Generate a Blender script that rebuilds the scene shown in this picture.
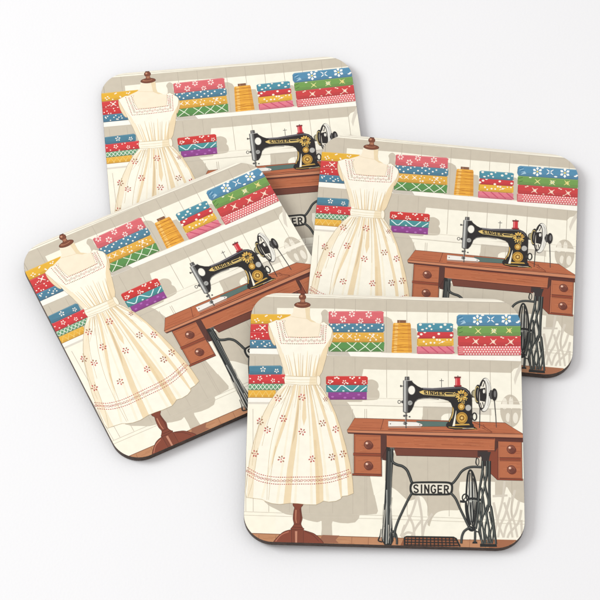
import bpy, math, random
from mathutils import Matrix, Vector
from mathutils.geometry import tessellate_polygon

for o in list(bpy.data.objects):
    bpy.data.objects.remove(o, do_unlink=True)
S = bpy.context.scene
COL = S.collection
rnd = random.Random(7)

# ------------------------------------------------------------------ camera
cam = bpy.data.cameras.new('camera')
cam.sensor_width = 36.0
cam.lens = 150.0
cam.clip_start = 0.01
cam.clip_end = 100.0
camo = bpy.data.objects.new('camera', cam)
COL.objects.link(camo)
RC = Matrix(((0.999984, 0.004759, 0.002996), (-0.005624, 0.846291, 0.532691), (0.0, -0.532699, 0.846305)))
camo.matrix_world = Matrix.Translation((0.0, -0.477279, 0.758259)) @ RC.transposed().to_4x4()
S.camera = camo

# ------------------------------------------------------------------ light: soft white studio
W = bpy.data.worlds.new('World')
S.world = W
W.use_nodes = True
bg = W.node_tree.nodes['Background']
bg.inputs['Color'].default_value = (0.99, 0.965, 0.965, 1)
bg.inputs['Strength'].default_value = 0.838


def softbox(name, loc, target, size, power, col):
    l = bpy.data.lights.new(name, 'AREA')
    l.shape = 'RECTANGLE'
    l.size, l.size_y = size
    l.energy = power
    l.color = col
    o = bpy.data.objects.new(name, l)
    COL.objects.link(o)
    o.location = loc
    o.rotation_euler = (Vector(target) - Vector(loc)).to_track_quat('-Z', 'Y').to_euler()
    return o


softbox('key_softbox', (-1.45, 0.25, 1.05), (0, 0, 0), (0.8, 0.8), 21.5, (0.965, 0.99, 1.0))
S.view_settings.view_transform = 'Standard'
S.view_settings.look = 'None'
S.view_settings.exposure = 0.0
S.view_settings.gamma = 1.0
S.view_settings.use_curve_mapping = False


# ------------------------------------------------------------------ materials
def nodes_of(name):
    m = bpy.data.materials.new(name)
    m.use_nodes = True
    nt = m.node_tree
    return m, nt, nt.nodes['Principled BSDF']


def mat_table():
    m, nt, b = nodes_of('white_surface')
    n = nt.nodes.new('ShaderNodeTexNoise')
    n.inputs['Scale'].default_value = 9.0
    n.inputs['Detail'].default_value = 4.0
    tc = nt.nodes.new('ShaderNodeTexCoord')
    nt.links.new(tc.outputs['Object'], n.inputs['Vector'])
    n2 = nt.nodes.new('ShaderNodeTexNoise')
    n2.inputs['Scale'].default_value = 1100.0
    nt.links.new(tc.outputs['Object'], n2.inputs['Vector'])
    bp = nt.nodes.new('ShaderNodeBump')
    bp.inputs['Strength'].default_value = 0.12
    bp.inputs['Distance'].default_value = 0.0003
    nt.links.new(n2.outputs['Fac'], bp.inputs['Height'])
    nt.links.new(bp.outputs['Normal'], b.inputs['Normal'])
    r = nt.nodes.new('ShaderNodeValToRGB')
    r.color_ramp.elements[0].color = (0.785, 0.785, 0.79, 1)
    r.color_ramp.elements[1].color = (0.815, 0.815, 0.815, 1)
    nt.links.new(n.outputs['Fac'], r.inputs['Fac'])
    nt.links.new(r.outputs['Color'], b.inputs['Base Color'])
    b.inputs['Roughness'].default_value = 0.6
    b.inputs['Specular IOR Level'].default_value = 0.25
    return m


def mat_print():
    m, nt, b = nodes_of('printed_art')
    a = nt.nodes.new('ShaderNodeVertexColor')
    a.layer_name = 'Ink'
    tc = nt.nodes.new('ShaderNodeTexCoord')
    n = nt.nodes.new('ShaderNodeTexNoise')
    n.inputs['Scale'].default_value = 420.0
    n.inputs['Detail'].default_value = 3.0
    nt.links.new(tc.outputs['Object'], n.inputs['Vector'])
    mr = nt.nodes.new('ShaderNodeMapRange')
    mr.inputs['From Min'].default_value = 0.3
    mr.inputs['From Max'].default_value = 0.7
    mr.inputs['To Min'].default_value = 0.965
    mr.inputs['To Max'].default_value = 1.015
    nt.links.new(n.outputs['Fac'], mr.inputs['Value'])
    mx = nt.nodes.new('ShaderNodeMix')
    mx.data_type = 'RGBA'
    mx.blend_type = 'MULTIPLY'
    mx.inputs[0].default_value = 1.0
    nt.links.new(a.outputs['Color'], mx.inputs[6])
    nt.links.new(mr.outputs['Result'], mx.inputs[7])
    nt.links.new(mx.outputs[2], b.inputs['Base Color'])
    b.inputs['Roughness'].default_value = 0.42
    b.inputs['Specular IOR Level'].default_value = 0.3
    n2 = nt.nodes.new('ShaderNodeTexNoise')
    n2.inputs['Scale'].default_value = 900.0
    nt.links.new(tc.outputs['Object'], n2.inputs['Vector'])
    bp = nt.nodes.new('ShaderNodeBump')
    bp.inputs['Strength'].default_value = 0.03
    bp.inputs['Distance'].default_value = 0.0002
    nt.links.new(n2.outputs['Fac'], bp.inputs['Height'])
    nt.links.new(bp.outputs['Normal'], b.inputs['Normal'])
    return m


def mat_board():
    m, nt, b = nodes_of('dark_hardboard')
    tc = nt.nodes.new('ShaderNodeTexCoord')
    n = nt.nodes.new('ShaderNodeTexNoise')
    n.inputs['Scale'].default_value = 700.0
    n.inputs['Detail'].default_value = 6.0
    nt.links.new(tc.outputs['Object'], n.inputs['Vector'])
    r = nt.nodes.new('ShaderNodeValToRGB')
    r.color_ramp.elements[0].position = 0.3
    r.color_ramp.elements[1].position = 0.75
    r.color_ramp.elements[0].color = (0.02, 0.011, 0.007, 1)
    r.color_ramp.elements[1].color = (0.075, 0.041, 0.027, 1)
    nt.links.new(n.outputs['Fac'], r.inputs['Fac'])
    nt.links.new(r.outputs['Color'], b.inputs['Base Color'])
    b.inputs['Roughness'].default_value = 0.7
    bp = nt.nodes.new('ShaderNodeBump')
    bp.inputs['Strength'].default_value = 0.35
    bp.inputs['Distance'].default_value = 0.0003
    nt.links.new(n.outputs['Fac'], bp.inputs['Height'])
    nt.links.new(bp.outputs['Normal'], b.inputs['Normal'])
    return m


# ------------------------------------------------------------------ coaster dimensions (metres)
HALF, RAD, THICK = 0.0475, 0.0100, 0.0029


def rounded(half, rad, n=14):
    pts = []
    for cx, cy, a0 in ((1, 1, 0), (-1, 1, 90), (-1, -1, 180), (1, -1, 270)):
        for k in range(n + 1):
            a = math.radians(a0 + 90 * k / n)
            pts.append((cx * (half - rad) + rad * math.cos(a), cy * (half - rad) + rad * math.sin(a)))
    return pts


# ------------------------------------------------------------------ the printed illustration
# The drawing is laid out on a 2D sheet (units of about a third of a millimetre) and mapped to the coaster's face.
HI = ((0.3766059415817999, 0.0025090281571402994, -146.05891019785528),
      (0.011536314406686572, -0.41618616673100367, 169.24521126201748),
      (-8.764502609131666e-06, 0.00022690260992657354, 1.0))


def sheet(p):
    x, y = p
    w = HI[2][0] * x + HI[2][1] * y + HI[2][2]
    return ((HI[0][0] * x + HI[0][1] * y + HI[0][2]) / w / 1000.0,
            (HI[1][0] * x + HI[1][1] * y + HI[1][2]) / w / 1000.0)


EDGE = rounded(HALF - 0.00005, RAD - 0.00005)


def inside(p):
    q0, q1 = abs(p[0]) - (HALF - RAD), abs(p[1]) - (HALF - RAD)
    r = RAD - 0.00005
    return max(q0, q1) <= r and math.hypot(max(q0, 0), max(q1, 0)) <= r


def clip(poly):
    out = poly
    n = len(EDGE)
    for i in range(n):
        a, b = EDGE[i], EDGE[(i + 1) % n]
        ex, ey = b[0] - a[0], b[1] - a[1]
        if ex * ex + ey * ey < 1e-16:
            continue
        src, out = out, []
        for j in range(len(src)):
            p, q = src[j - 1], src[j]
            dp = ex * (p[1] - a[1]) - ey * (p[0] - a[0])
            dq = ex * (q[1] - a[1]) - ey * (q[0] - a[0])
            if (dp >= 0) != (dq >= 0):
                t = dp / (dp - dq)
                out.append((p[0] + t * (q[0] - p[0]), p[1] + t * (q[1] - p[1])))
            if dq >= 0:
                out.append(q)
        if len(out) < 3:
            return []
    return out


def lin(c):
    c = c / 255.0
    return c / 12.92 if c <= 0.04045 else ((c + 0.055) / 1.055) ** 2.4


INK = 0.885          # reflectance of the blank print
PV, PF, PC = [], [], []
BOX = []            # (x0, y0, x1, y1, layer) of everything printed so far
DZ = 2.2e-6
MAXLAYER = [0]


def paint(polys, col):
    """print a set of non-overlapping polygons (sheet units) in one flat ink on top of what is there"""
    loc = []
    for poly in polys:
        q = [sheet(p) for p in poly]
        if not all(inside(p) for p in q):
            area = sum(q[i - 1][0] * q[i][1] - q[i][0] * q[i - 1][1] for i in range(len(q)))
            q = clip(q if area > 0 else q[::-1])
        if len(q) >= 3:
            loc.append(q)
    if not loc:
        return
    boxes = [(min(p[0] for p in q), min(p[1] for p in q), max(p[0] for p in q), max(p[1] for p in q)) for q in loc]
    lay = -1
    for b in boxes:
        for (x0, y0, x1, y1, l) in BOX:
            if l > lay and b[0] <= x1 and b[2] >= x0 and b[1] <= y1 and b[3] >= y0:
                lay = l
    lay += 1
    MAXLAYER[0] = max(MAXLAYER[0], lay)
    z = THICK + 0.00002 + lay * DZ
    if max(col) - min(col) > 60:        # printing inks are a little duller than the drawing's colours
        g = 0.3 * col[0] + 0.55 * col[1] + 0.15 * col[2]
        col = tuple(g + (v - g) * 0.97 for v in col)
    c = (lin(col[0]) * INK, lin(col[1]) * INK, lin(col[2]) * INK, 1.0)
    for q, b in zip(loc, boxes):
        BOX.append((*b, lay))
        i0 = len(PV)
        PV.extend((p[0], p[1], z) for p in q)
        for t in tessellate_polygon([[Vector((p[0], p[1], 0)) for p in q]]):
            t = list(t)
            a, b2, c2 = (q[k] for k in t)
            if (b2[0] - a[0]) * (c2[1] - a[1]) - (b2[1] - a[1]) * (c2[0] - a[0]) < 0:
                t.reverse()
            PF.append(tuple(i0 + k for k in t))
            PC.append(c)


def smooth(pts, n=6, closed=False):
    out = []
    m = len(pts)
    rng = range(m) if closed else range(m - 1)
    for i in rng:
        if closed:
            p0, p1, p2, p3 = pts[i - 1], pts[i], pts[(i + 1) % m], pts[(i + 2) % m]
        else:
            p0, p1, p2, p3 = pts[max(i - 1, 0)], pts[i], pts[i + 1], pts[min(i + 2, m - 1)]
        for k in range(n):
            t = k / n
            out.append(tuple(0.5 * (2 * p1[d] + (p2[d] - p0[d]) * t + (2 * p0[d] - 5 * p1[d] + 4 * p2[d] - p3[d]) * t * t
                                    + (3 * p1[d] - p0[d] - 3 * p2[d] + p3[d]) * t ** 3) for d in (0, 1)))
    if not closed:
        out.append(pts[-1])
    return out


def ribbon(pts, w, w2=None, closed=False):
    n = len(pts)
    L, Rr = [], []
    for i in range(n):
        if closed:
            a, b = pts[i - 1], pts[(i + 1) % n]
        else:
            a, b = pts[max(i - 1, 0)], pts[min(i + 1, n - 1)]
        dx, dy = b[0] - a[0], b[1] - a[1]
        l = math.hypot(dx, dy) or 1
        ww = w if w2 is None else w + (w2 - w) * i / max(n - 1, 1)
        nx, ny = -dy / l * ww / 2, dx / l * ww / 2
        L.append((pts[i][0] + nx, pts[i][1] + ny))
        Rr.append((pts[i][0] - nx, pts[i][1] - ny))
    rng = range(n) if closed else range(n - 1)
    return [[L[i], L[(i + 1) % n], Rr[(i + 1) % n], Rr[i]] for i in rng]


def line(pts, w, col, w2=None, sm=False, closed=False):
    if sm:
        pts = smooth(pts, 6, closed)
    paint(ribbon(pts, w, w2, closed), col)


def poly(pts, col, sm=False, edge=None, ew=0.5):
    if sm:
        pts = smooth(pts, 5, True)
    paint([pts], col)
    if edge:
        line(pts, ew, edge, closed=True)


def ell(cx, cy, rx, ry, col, rot=0.0, n=22, edge=None, ew=0.5):
    ca, sa = math.cos(rot), math.sin(rot)
    pts = []
    for k in range(n):
        a = 2 * math.pi * k / n
        x, y = rx * math.cos(a), ry * math.sin(a)
        pts.append((cx + x * ca - y * sa, cy + x * sa + y * ca))
    poly(pts, col, edge=edge, ew=ew)


def ring(cx, cy, rx, ry, w, col, rot=0.0, n=28):
    ca, sa = math.cos(rot), math.sin(rot)
    pts = []
    for k in range(n):
        a = 2 * math.pi * k / n
        x, y = rx * math.cos(a), ry * math.sin(a)
        pts.append((cx + x * ca - y * sa, cy + x * sa + y * ca))
    line(pts, w, col, closed=True)


def dashes(pts, w, dash, gap, cols, jit=0.0):
    pts = smooth(pts, 10)
    acc, i, k = 0.0, 0, 0
    pos = pts[0]
    step = [dash, gap]
    segs = []
    start, target = pos, dash
    on = True
    rest = target
    while i < len(pts) - 1:
        a, b = pos, pts[i + 1]
        d = math.hypot(b[0] - a[0], b[1] - a[1])
        if d >= rest and d > 0:
            t = rest / d
            pos = (a[0] + (b[0] - a[0]) * t, a[1] + (b[1] - a[1]) * t)
            if on:
                segs.append((start, pos))
            on = not on
            start = pos
            rest = dash if on else gap
        else:
            rest -= d
            pos = b
            i += 1
    for s, e in segs:
        paint(ribbon([s, e], w * rnd.uniform(0.8, 1.15)), rnd.choice(cols))


def blossom(cx, cy, r, col, n=5, rot=0.0, mid=None):
    ps = []
    for k in range(n):
        a = rot + 2 * math.pi * k / n
        c, s = math.cos(a), math.sin(a)
        ps.append([(cx + r * 0.25 * c, cy + r * 0.25 * s), (cx + r * (0.7 * c - 0.28 * s), cy + r * (0.7 * s + 0.28 * c)),
                   (cx + r * c, cy + r * s), (cx + r * (0.7 * c + 0.28 * s), cy + r * (0.7 * s - 0.28 * c))])
    paint(ps, col)
    if mid:
        ell(cx, cy, r * 0.2, r * 0.2, mid, n=8)


def sprig(cx, cy, r, col, rot=0.0):
    for a in (0.7, 2.4, 3.9, 5.5):
        a += rot
        line([(cx + r * 0.2 * math.cos(a), cy + r * 0.2 * math.sin(a)), (cx + r * math.cos(a), cy + r * math.sin(a))], r * 0.22, col, r * 0.1)
    ell(cx, cy, r * 0.25, r * 0.25, col, n=8)


def mix(a, b, t):
    return tuple(a[i] + (b[i] - a[i]) * t for i in range(3))


ORG = dict(a=(240, 285), b=(310, 285), c=(380, 285), d=(455, 285), e=(240, 355), f=(310, 355), g=(380, 355), h=(455, 355),
           i=(240, 420), j=(310, 420), k=(380, 420), l=(455, 420), m=(240, 485), n=(310, 485), o=(380, 485), p=(455, 485))


def Z(r, *pts):
    ox, oy = ORG[r]
    return [(ox + u / 8.0, oy + v / 8.0) for u, v in pts]


def Q(*pts):      # lower right quarter, four times enlarged
    return [(385 + u / 4.0, 415 + v / 4.0) for u, v in pts]


CREAM, TAUPE, WHITE = (254, 249, 230), (208, 198, 178), (255, 251, 239)
GROOVE, GROOVE_D = (222, 211, 190), (172, 162, 146)
PALE = (232, 224, 205)


def draw_wall():
    paint([[(230, 280), (540, 280), (540, 560), (230, 560)]], CREAM)
    # lower wall a little yellower on the left
    poly([(230, 404), (280, 404), (275, 532), (230, 532)], (255, 249, 228))
    # top: shade of the ceiling on the boards
    poly([(240, 296), (540, 303), (540, 313.8), (455, 312.8), (382, 311.4), (348, 309.3), (330, 308.6), (277, 308), (276.8, 330), (276.8, 349), (240, 349)], TAUPE)
    poly([(240, 286), (540, 296), (540, 300.4), (455, 300.6), (384, 297.8), (300, 294.6), (240, 293)], (236, 229, 212))
    line([(240, 294.2), (300, 295.6), (384, 299), (455, 301.6), (540, 303.8)], 0.5, (196, 187, 172))
    # shade of dress form and bolts of cloth on the upper shelf
    poly(smooth([(322, 350), (321, 330), (322, 318), (321, 313), (324.5, 309.6), (328, 312), (328, 318), (330, 330), (330, 350)], 5, True), TAUPE)
    poly(Z('c', (10, 250), (60, 256), (92, 275), (106, 305), (100, 420), (98, 545), (10, 545)), TAUPE)
    poly(Z('c', (246, 345), (285, 350), (300, 400), (298, 548), (250, 545)), TAUPE)
    poly(Z('d', (-18, 345), (8, 350), (24, 380), (26, 552), (-18, 552)), TAUPE)
    # below the upper shelf
    poly([(240, 353), (311, 355), (455, 358.5), (540, 361.6), (523, 366), (514, 369), (511, 373), (455, 371.3), (427, 370.5), (383, 369.8), (363.4, 369.2),
          (361.6, 378), (361.6, 402), (347, 402),
          (350, 405.4), (357, 421), (360, 440), (371, 478), (377.6, 510.5), (377, 513.3), (363, 515), (340, 515), (300, 505), (240, 402)], TAUPE)
    poly(smooth([(360, 380), (367, 380), (372.6, 379.6), (377.4, 382.4), (378.6, 386.6), (377.6, 389.4), (379.2, 392), (379.4, 396.4), (377, 399.6), (366, 400.4), (358, 400.4)], 5, True), TAUPE)
    poly(Z('h', (535, 55), (520, 75), (490, 130), (470, 200), (480, 240), (500, 180), (528, 120), (540, 100)), (226, 218, 201))
    # lower wall covered again where it is lit, left of the skirt
    poly([(230, 402), (300, 402), (290, 470), (268, 500), (267, 512), (230, 512)], (255, 249, 229))
    # shade below the hem and of the stand
    poly(smooth(Z('m', (208, 125), (215, 150), (240, 170), (300, 200), (360, 232), (420, 245), (500, 268), (560, 287), (640, 292), (642, 200), (420, 130)), 3, True), TAUPE)
    poly([(308, 500), (352, 486), (372, 484), (378, 511), (376.5, 514), (364, 515), (359.5, 515.4), (358.8, 518.5), (355, 522.4), (348, 523.4), (340, 523), (332.5, 521.3),
          (331.8, 524), (332, 529), (332.4, 536), (321, 536), (321.8, 529), (321.6, 521), (314, 521), (306, 519.8)], TAUPE)
    # machine and wheel shade on the wall
    poly(smooth(Z('g', (345, 524), (342, 480), (343, 430), (348, 402), (362, 386), (400, 378), (480, 376), (560, 372), (640, 372), (640, 470), (560, 468), (515, 474), (490, 496), (478, 524)), 4, True), TAUPE)
    poly(Z('h', (130, 425), (290, 430), (292, 485), (270, 480), (200, 478), (130, 470)), (222, 214, 197))
    ell(510.5, 411, 10.3, 16.4, TAUPE, rot=-0.05, n=32)
    for cx, cy, rx, ry in ((504.6, 404, 2.6, 6), (511, 403, 2.2, 6.4), (508, 417.5, 2.2, 4.6), (515.5, 418, 2.6, 5.4)):
        ell(cx, cy, rx, ry, (241, 234, 216), n=18)
    line(Z('h', (440, 400), (446, 470), (436, 560)), 1.6, TAUPE)
    # under the table
    poly(Q((36, 150), (440, 165), (440, 255), (560, 255), (560, 354)) + smooth(Q((556, 352), (536, 345), (516, 330), (500, 308), (490, 290)), 5) + Q((484, 288), (476, 330), (440, 326), (440, 268), (395, 264),
           (300, 268), (296, 300)) + smooth(Q((300, 330), (304, 360), (296, 380), (260, 381), (226, 384), (204, 394), (188, 416), (178, 446)), 5) + smooth(Q((170, 440), (173, 400), (168, 360), (156, 336), (146, 326)), 5)
         + Q((132, 322), (118, 338), (96, 344)) + smooth(Q((90, 342), (70, 324), (44, 300), (20, 285), (0, 262)), 4) + Q((0, 150)), TAUPE)
    poly(Z('j', (480, 450), (600, 450), (600, 535), (520, 600), (512, 600)), CREAM)
    SH = (218, 209, 192)
    for pts in (((128, 325), (112, 380), (90, 430), (62, 485)), ((132, 325), (146, 400), (150, 490)), ((92, 400), (112, 440), (118, 490)), ((150, 420), (128, 445), (104, 490)),
                ((190, 395), (160, 440), (150, 490)), ((66, 490), (90, 470), (120, 478)), ((80, 440), (70, 470), (82, 492))):
        line(Q(*pts), 2.6, SH, 2.0, sm=True)
    for pts in (((430, 325), (490, 322)), ((478, 265), (470, 340), (450, 420), (436, 490)), ((520, 300), (505, 380), (520, 440), (530, 490)), ((476, 350), (498, 420), (510, 490)),
                ((536, 345), (520, 400), (488, 440), (474, 490)), ((434, 350), (452, 430), (474, 490)), ((545, 420), (548, 490)), ((500, 330), (480, 400), (462, 440), (452, 490)),
                ((545, 380), (534, 430), (500, 470), (490, 492))):
        line(Q(*pts), 2.4, SH, 2.0, sm=True)
    # grooves between the boards
    for x, dx in ((254.5, 0), (273.8, 0), (334.6, .3), (355.4, .3), (386.4, .3), (406.8, .4), (427.2, .5), (448, .6), (468, .6), (489.4, .7), (510.4, .8)):
        line([(x, 296 + (x - 250) * .03), (x + dx * .3, 350 + (x - 250) * .03)], 0.52, GROOVE_D if x < 260 else mix(GROOVE, GROOVE_D, 0.6))
    for x in (255, 274, 333.8, 355, 386.5, 407, 427.5, 448.2, 469.4, 490.2, 511.2):
        line([(x, 356 + (x - 250) * .02), (x + .2, 397.5 + (x - 360) * .01)], 0.52, mix(GROOVE, GROOVE_D, 0.6))
    for x in (245.7, 253, 268.6, 289.2, 309.4, 332.5, 352.6, 364.8, 366.6, 407, 427.5, 449, 490, 511.6):
        line([(x, 409), (x + .2, 511.5 + (x - 250) * .025)], 0.52, mix(GROOVE, GROOVE_D, 0.5))
    # rail under the lower shelf
    poly([(240, 401.6), (282, 402.2), (282, 404.4), (240, 404)], (226, 219, 204))
    line([(347, 398), (390, 398.6), (455, 400.6), (530, 402)], 0.5, (228, 219, 200))
    poly([(362, 400.4), (455, 402.8), (530, 405), (530, 408.6), (455, 407.2), (366, 404.8)], (252, 246, 228))
    line([(332, 405), (366, 405.6), (455, 408), (530, 410)], 0.6, (203, 194, 177))
    # skirting board
    for y0, y1 in ((511.6, 521.4), (515, 524.6)):
        line([(240, y0), (310, y0 + 2.3), (380, y0 + 3.8), (455, y0 + 6.5), (530, y1)], 0.45, (214, 205, 186))
    # floor
    FL = (196, 139, 99)
    poly([(240, 533), (310, 535.4), (380, 537.6), (455, 539.8), (540, 541), (540, 560), (240, 560)], FL)
    line([(240, 533), (310, 535.4), (380, 537.6), (455, 539.8), (540, 541)], 0.7, (139, 90, 62))
    for x in (259, 276, 334, 352, 368.6, 398, 470, 486):
        line([(x, 534.6 + (x - 250) * .02), (x - 1, 552)], 0.4, (150, 98, 68))
    for i in range(26):
        x = rnd.uniform(250, 515)
        y = rnd.uniform(536, 546) + (x - 250) * .022
        line([(x, y), (x + rnd.uniform(5, 14), y + .2)], 0.4, rnd.choice([(178, 121, 83), (209, 154, 113)]))
    poly(Z('n', (100, 400), (235, 405), (205, 440), (230, 466), (60, 466)), (158, 104, 78))
    poly(Z('p', (270, 435), (490, 440), (420, 500), (270, 510)), (170, 108, 74))


def draw_shelf():
    poly([(238, 348.2), (290, 349), (383, 352.8), (455, 354.6), (530, 356.4), (530, 361.6), (455, 359.2), (383, 357.4), (310, 355), (238, 353.6)], WHITE)
    poly([(326, 350.6), (347.5, 351.6), (350.6, 356.2), (328, 355.4)], (205, 197, 182))
    line([(238, 353.8), (310, 355.2), (383, 357.6), (455, 359.4), (530, 361.8)], 0.45, (209, 199, 180))
    line([(347, 351.4), (383, 352.8), (455, 354.6), (530, 356.4)], 0.35, (233, 225, 206))
    poly([(238, 397.8), (276, 398), (276, 402.2), (238, 402)], WHITE)


def bolt(x0, y0, x1, y1, col, r=1.6, slope=0.0):
    n = 4
    pts = []
    for cx, cy, a0 in ((x1 - r, y0 + r, -90), (x1 - r, y1 - r, 0), (x0 + r, y1 - r, 90), (x0 + r, y0 + r, 180)):
        for k in range(n + 1):
            a = math.radians(a0 + 90 * k / n)
            x = cx + r * math.cos(a)
            pts.append((x, cy + r * math.sin(a) + slope * (x - x0)))
    pts = [(x + (.45 if x > (x0 + x1) / 2 else -.25) * math.sin(3.1 * y), y + .22 * math.sin(.35 * x + y0)) for x, y in pts]
    poly(pts, col)
    paint([[(x0 + 1.5, y0 + (y1 - y0) * .62), (x0 + (x1 - x0) * .4, y0 + (y1 - y0) * .7), (x1 - 1.2, y0 + (y1 - y0) * .6), (x1 - .8, y1 - .7), (x0 + 1.2, y1 - .6)]], mix(col, (70, 30, 40), .09))
    line([(x0 + 1, y1 - .35 + slope), (x1 - 1, y1 - .35 + slope * (x1 - x0))], 0.55, mix(col, (60, 30, 30), 0.35))
    line([(x0 + 1.2, y0 + .5), (x1 - 1.2, y0 + .5 + slope * (x1 - x0))], 0.4, mix(col, (255, 255, 255), 0.25))
    line([(x0 + .5, y0 + r), (x0 + .5, y1 - r)], 0.7, mix(col, (60, 30, 30), 0.22))


def dots(x0, y0, x1, y1, n, col, r=(0.35, 0.75), slope=0.0):
    done = []
    t = 0
    while len(done) < n and t < 900:
        t += 1
        x, y = rnd.uniform(x0 + 1, x1 - 1), rnd.uniform(y0 + .8, y1 - 1)
        if all(math.hypot(x - a, y - b) > 2.4 for a, b in done):
            done.append((x, y))
            rr = rnd.uniform(*r)
            ell(x, y + slope * (x - x0), rr * 1.1, rr, col, n=8)


RED, PINK, BLUE, YEL, GREEN = (216, 62, 62), (229, 98, 108), (66, 124, 160), (235, 174, 55), (84, 150, 80)
LW = (255, 247, 232)


def draw_cloth():
    # upper left pile, half behind the dress
    bolt(245, 314.2, 291, 324.2, (236, 182, 52), 1.2)
    for u, v in ((120, 280), (140, 270), (150, 285), (130, 295), (205, 250), (215, 245), (245, 280), (250, 288), (305, 255), (320, 262), (330, 250), (180, 300)):
        ell(240 + u / 8, 285 + v / 8, .9, .65, LW, n=8)
    bolt(245, 324, 272, 332.2, (219, 66, 66), 1)
    sprig(262.5, 328, 4, LW)
    for u, v in ((115, 365), (135, 355), (150, 350), (160, 328), (200, 330)):
        ell(240 + u / 8, 285 + v / 8, .7, .55, LW, n=8)
    bolt(245, 332, 272, 340.2, (214, 58, 60), 1)
    for u, v in ((95, 415), (120, 405), (150, 430), (178, 388), (185, 410), (215, 380), (130, 428)):
        ell(240 + u / 8, 285 + v / 8, .75, .65, LW, n=8)
    bolt(244, 340, 277, 348.6, (76, 130, 156), 1.2)
    for u, v in ((100, 460), (105, 470), (140, 495), (172, 470), (190, 455), (205, 492), (235, 465), (240, 485), (215, 475), (195, 490), (120, 455)):
        ell(240 + u / 8, 285 + v / 8, .8, .7, LW, n=8)
    # lower left pile
    bolt(244.6, 390, 276, 397.9, (238, 181, 62), 1)
    for k in range(4):
        x = 249 + k * 6.4
        line([(x, 397), (x + 4, 391.2), (x + 7.6, 397)], 0.6, (249, 212, 122))
    bolt(245, 383.6, 283, 390.3, (104, 161, 118), 1)
    for k in range(9):
        x = 246 + k * 4.2
        line([(x, 384.4), (x + 4, 389.6)], 0.6, (240, 245, 228))
        line([(x + 4, 384.4), (x, 389.6)], 0.6, (240, 245, 228))
    bolt(246, 374.4, 287, 383.8, (221, 62, 66), 1.6)
    blossom(259.8, 378.4, 2.7, LW, 5, .2, (221, 62, 66))
    blossom(273, 380.6, 2.3, LW, 5, .6, (221, 62, 66))
    for u, v in ((82, 190), (215, 170), (110, 215), (310, 215), (240, 165), (345, 185), (185, 225)):
        ell(240 + u / 8, 355 + v / 8, .8, .6, LW, n=8)
    bolt(248.6, 365.8, 282, 374.7, (78, 132, 154), 1.8)
    blossom(263, 369.5, 3.0, LW, 5, -.3, (120, 165, 190))
    blossom(276.6, 371, 2.5, LW, 5, .3, (120, 165, 190))
    # pile behind the shoulder
    bolt(328.6, 341.6, 384, 351.9, (92, 150, 80), 1.4)
    for u, v in ((160, 520), (180, 500), (205, 478)):
        pass
    for x in (330, 345.5, 358.5, 370.5):
        line([(x, 351.4), (x + 7, 346.4), (x + 11, 342.2)], 0.75, (240, 246, 222))
        line([(x + 1.4, 342.4), (x + 7, 346.8), (x + 12, 351.2)], 0.75, (240, 246, 222))
    bolt(330, 332.4, 384, 342.2, (234, 178, 66), 1.6)
    for x in (334.5, 341, 349.5, 372.6):
        sprig(x, 336.4, 3.4, LW)
    dots(354, 333.4, 383, 341.6, 13, LW, (.6, .95))
    bolt(329, 323.4, 384, 332.6, (80, 134, 158), 1.6)
    for u, v in ((170, 318), (190, 345), (215, 318), (232, 310), (258, 340), (280, 325), (312, 312), (310, 368), (342, 345), (375, 318), (375, 365), (436, 322), (435, 365),
                 (466, 345), (495, 328), (548, 358), (575, 345), (582, 320), (222, 362), (405, 340)):
        ell(310 + u / 8, 285 + v / 8, 1.0, .85, LW, n=9)
    bolt(328.4, 311.4, 383.8, 323.7, (226, 106, 112), 2.2)
    for u, v, r in ((190, 232, 3.4), (265, 275, 3.6), (335, 233, 3.4), (405, 288, 3.0), (470, 238, 3.6), (545, 288, 3.2)):
        cx, cy = 310 + u / 8, 285 + v / 8
        blossom(cx, min(cy, 321.4), r, (255, 236, 226), 6, rnd.random())
    # small pile on the lower shelf
    bolt(328, 391.4, 367.2, 399.9, (149, 68, 146), 1.2)
    for u, v in ((180, 335), (240, 312), (300, 305), (350, 345), (390, 318), (430, 342), (280, 342)):
        ell(310 + u / 8, 355 + v / 8, 1.5, .9, (183, 108, 184), n=9)
    poly(Z('f', (128, 310), (160, 356), (128, 356)), TAUPE)
    bolt(326.2, 384.2, 367.2, 392.2, (72, 150, 152), 1.2)
    line(Z('f', (142, 250), (188, 288), (206, 288), (246, 245), (264, 243), (325, 288), (345, 288), (390, 245)), 1.0, (226, 243, 240))
    line(Z('f', (402, 292), (452, 254)), 1.0, (226, 243, 240))
    ell(343.4, 391, 1.2, .7, (226, 243, 240), n=8)
    bolt(326, 376, 367.6, 385, (215, 58, 54), 1.9)
    for u, v in ((275, 218), (160, 215), (432, 220)):
        blossom(310 + u / 8, 355 + v / 8, 2.5, LW, 5, .3, (215, 58, 54))
    for u, v in ((200, 185), (215, 180), (322, 182), (340, 190), (352, 180), (396, 184), (362, 222), (180, 212), (228, 188), (300, 228)):
        ell(310 + u / 8, 355 + v / 8, 1.0, .8, LW, n=8)
    # cone of yarn
    poly(Z('c', (138, 282), (208, 283), (208, 306), (138, 305)), (136, 92, 66), edge=(105, 66, 48), ew=.3)
    line(Z('c', (156, 284), (156, 304)), .9, (172, 128, 96))
    YN = (244, 176, 60)
    poly(Z('c', (110, 304), (240, 304), (246, 318), (256, 538), (250, 543), (96, 543), (92, 536), (104, 316)), YN)
    poly(Z('c', (218, 304), (240, 304), (246, 318), (256, 538), (250, 543), (228, 543)), (232, 162, 60))
    poly(Z('c', (122, 306), (146, 306), (134, 540), (110, 540)), (250, 198, 104))
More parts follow.
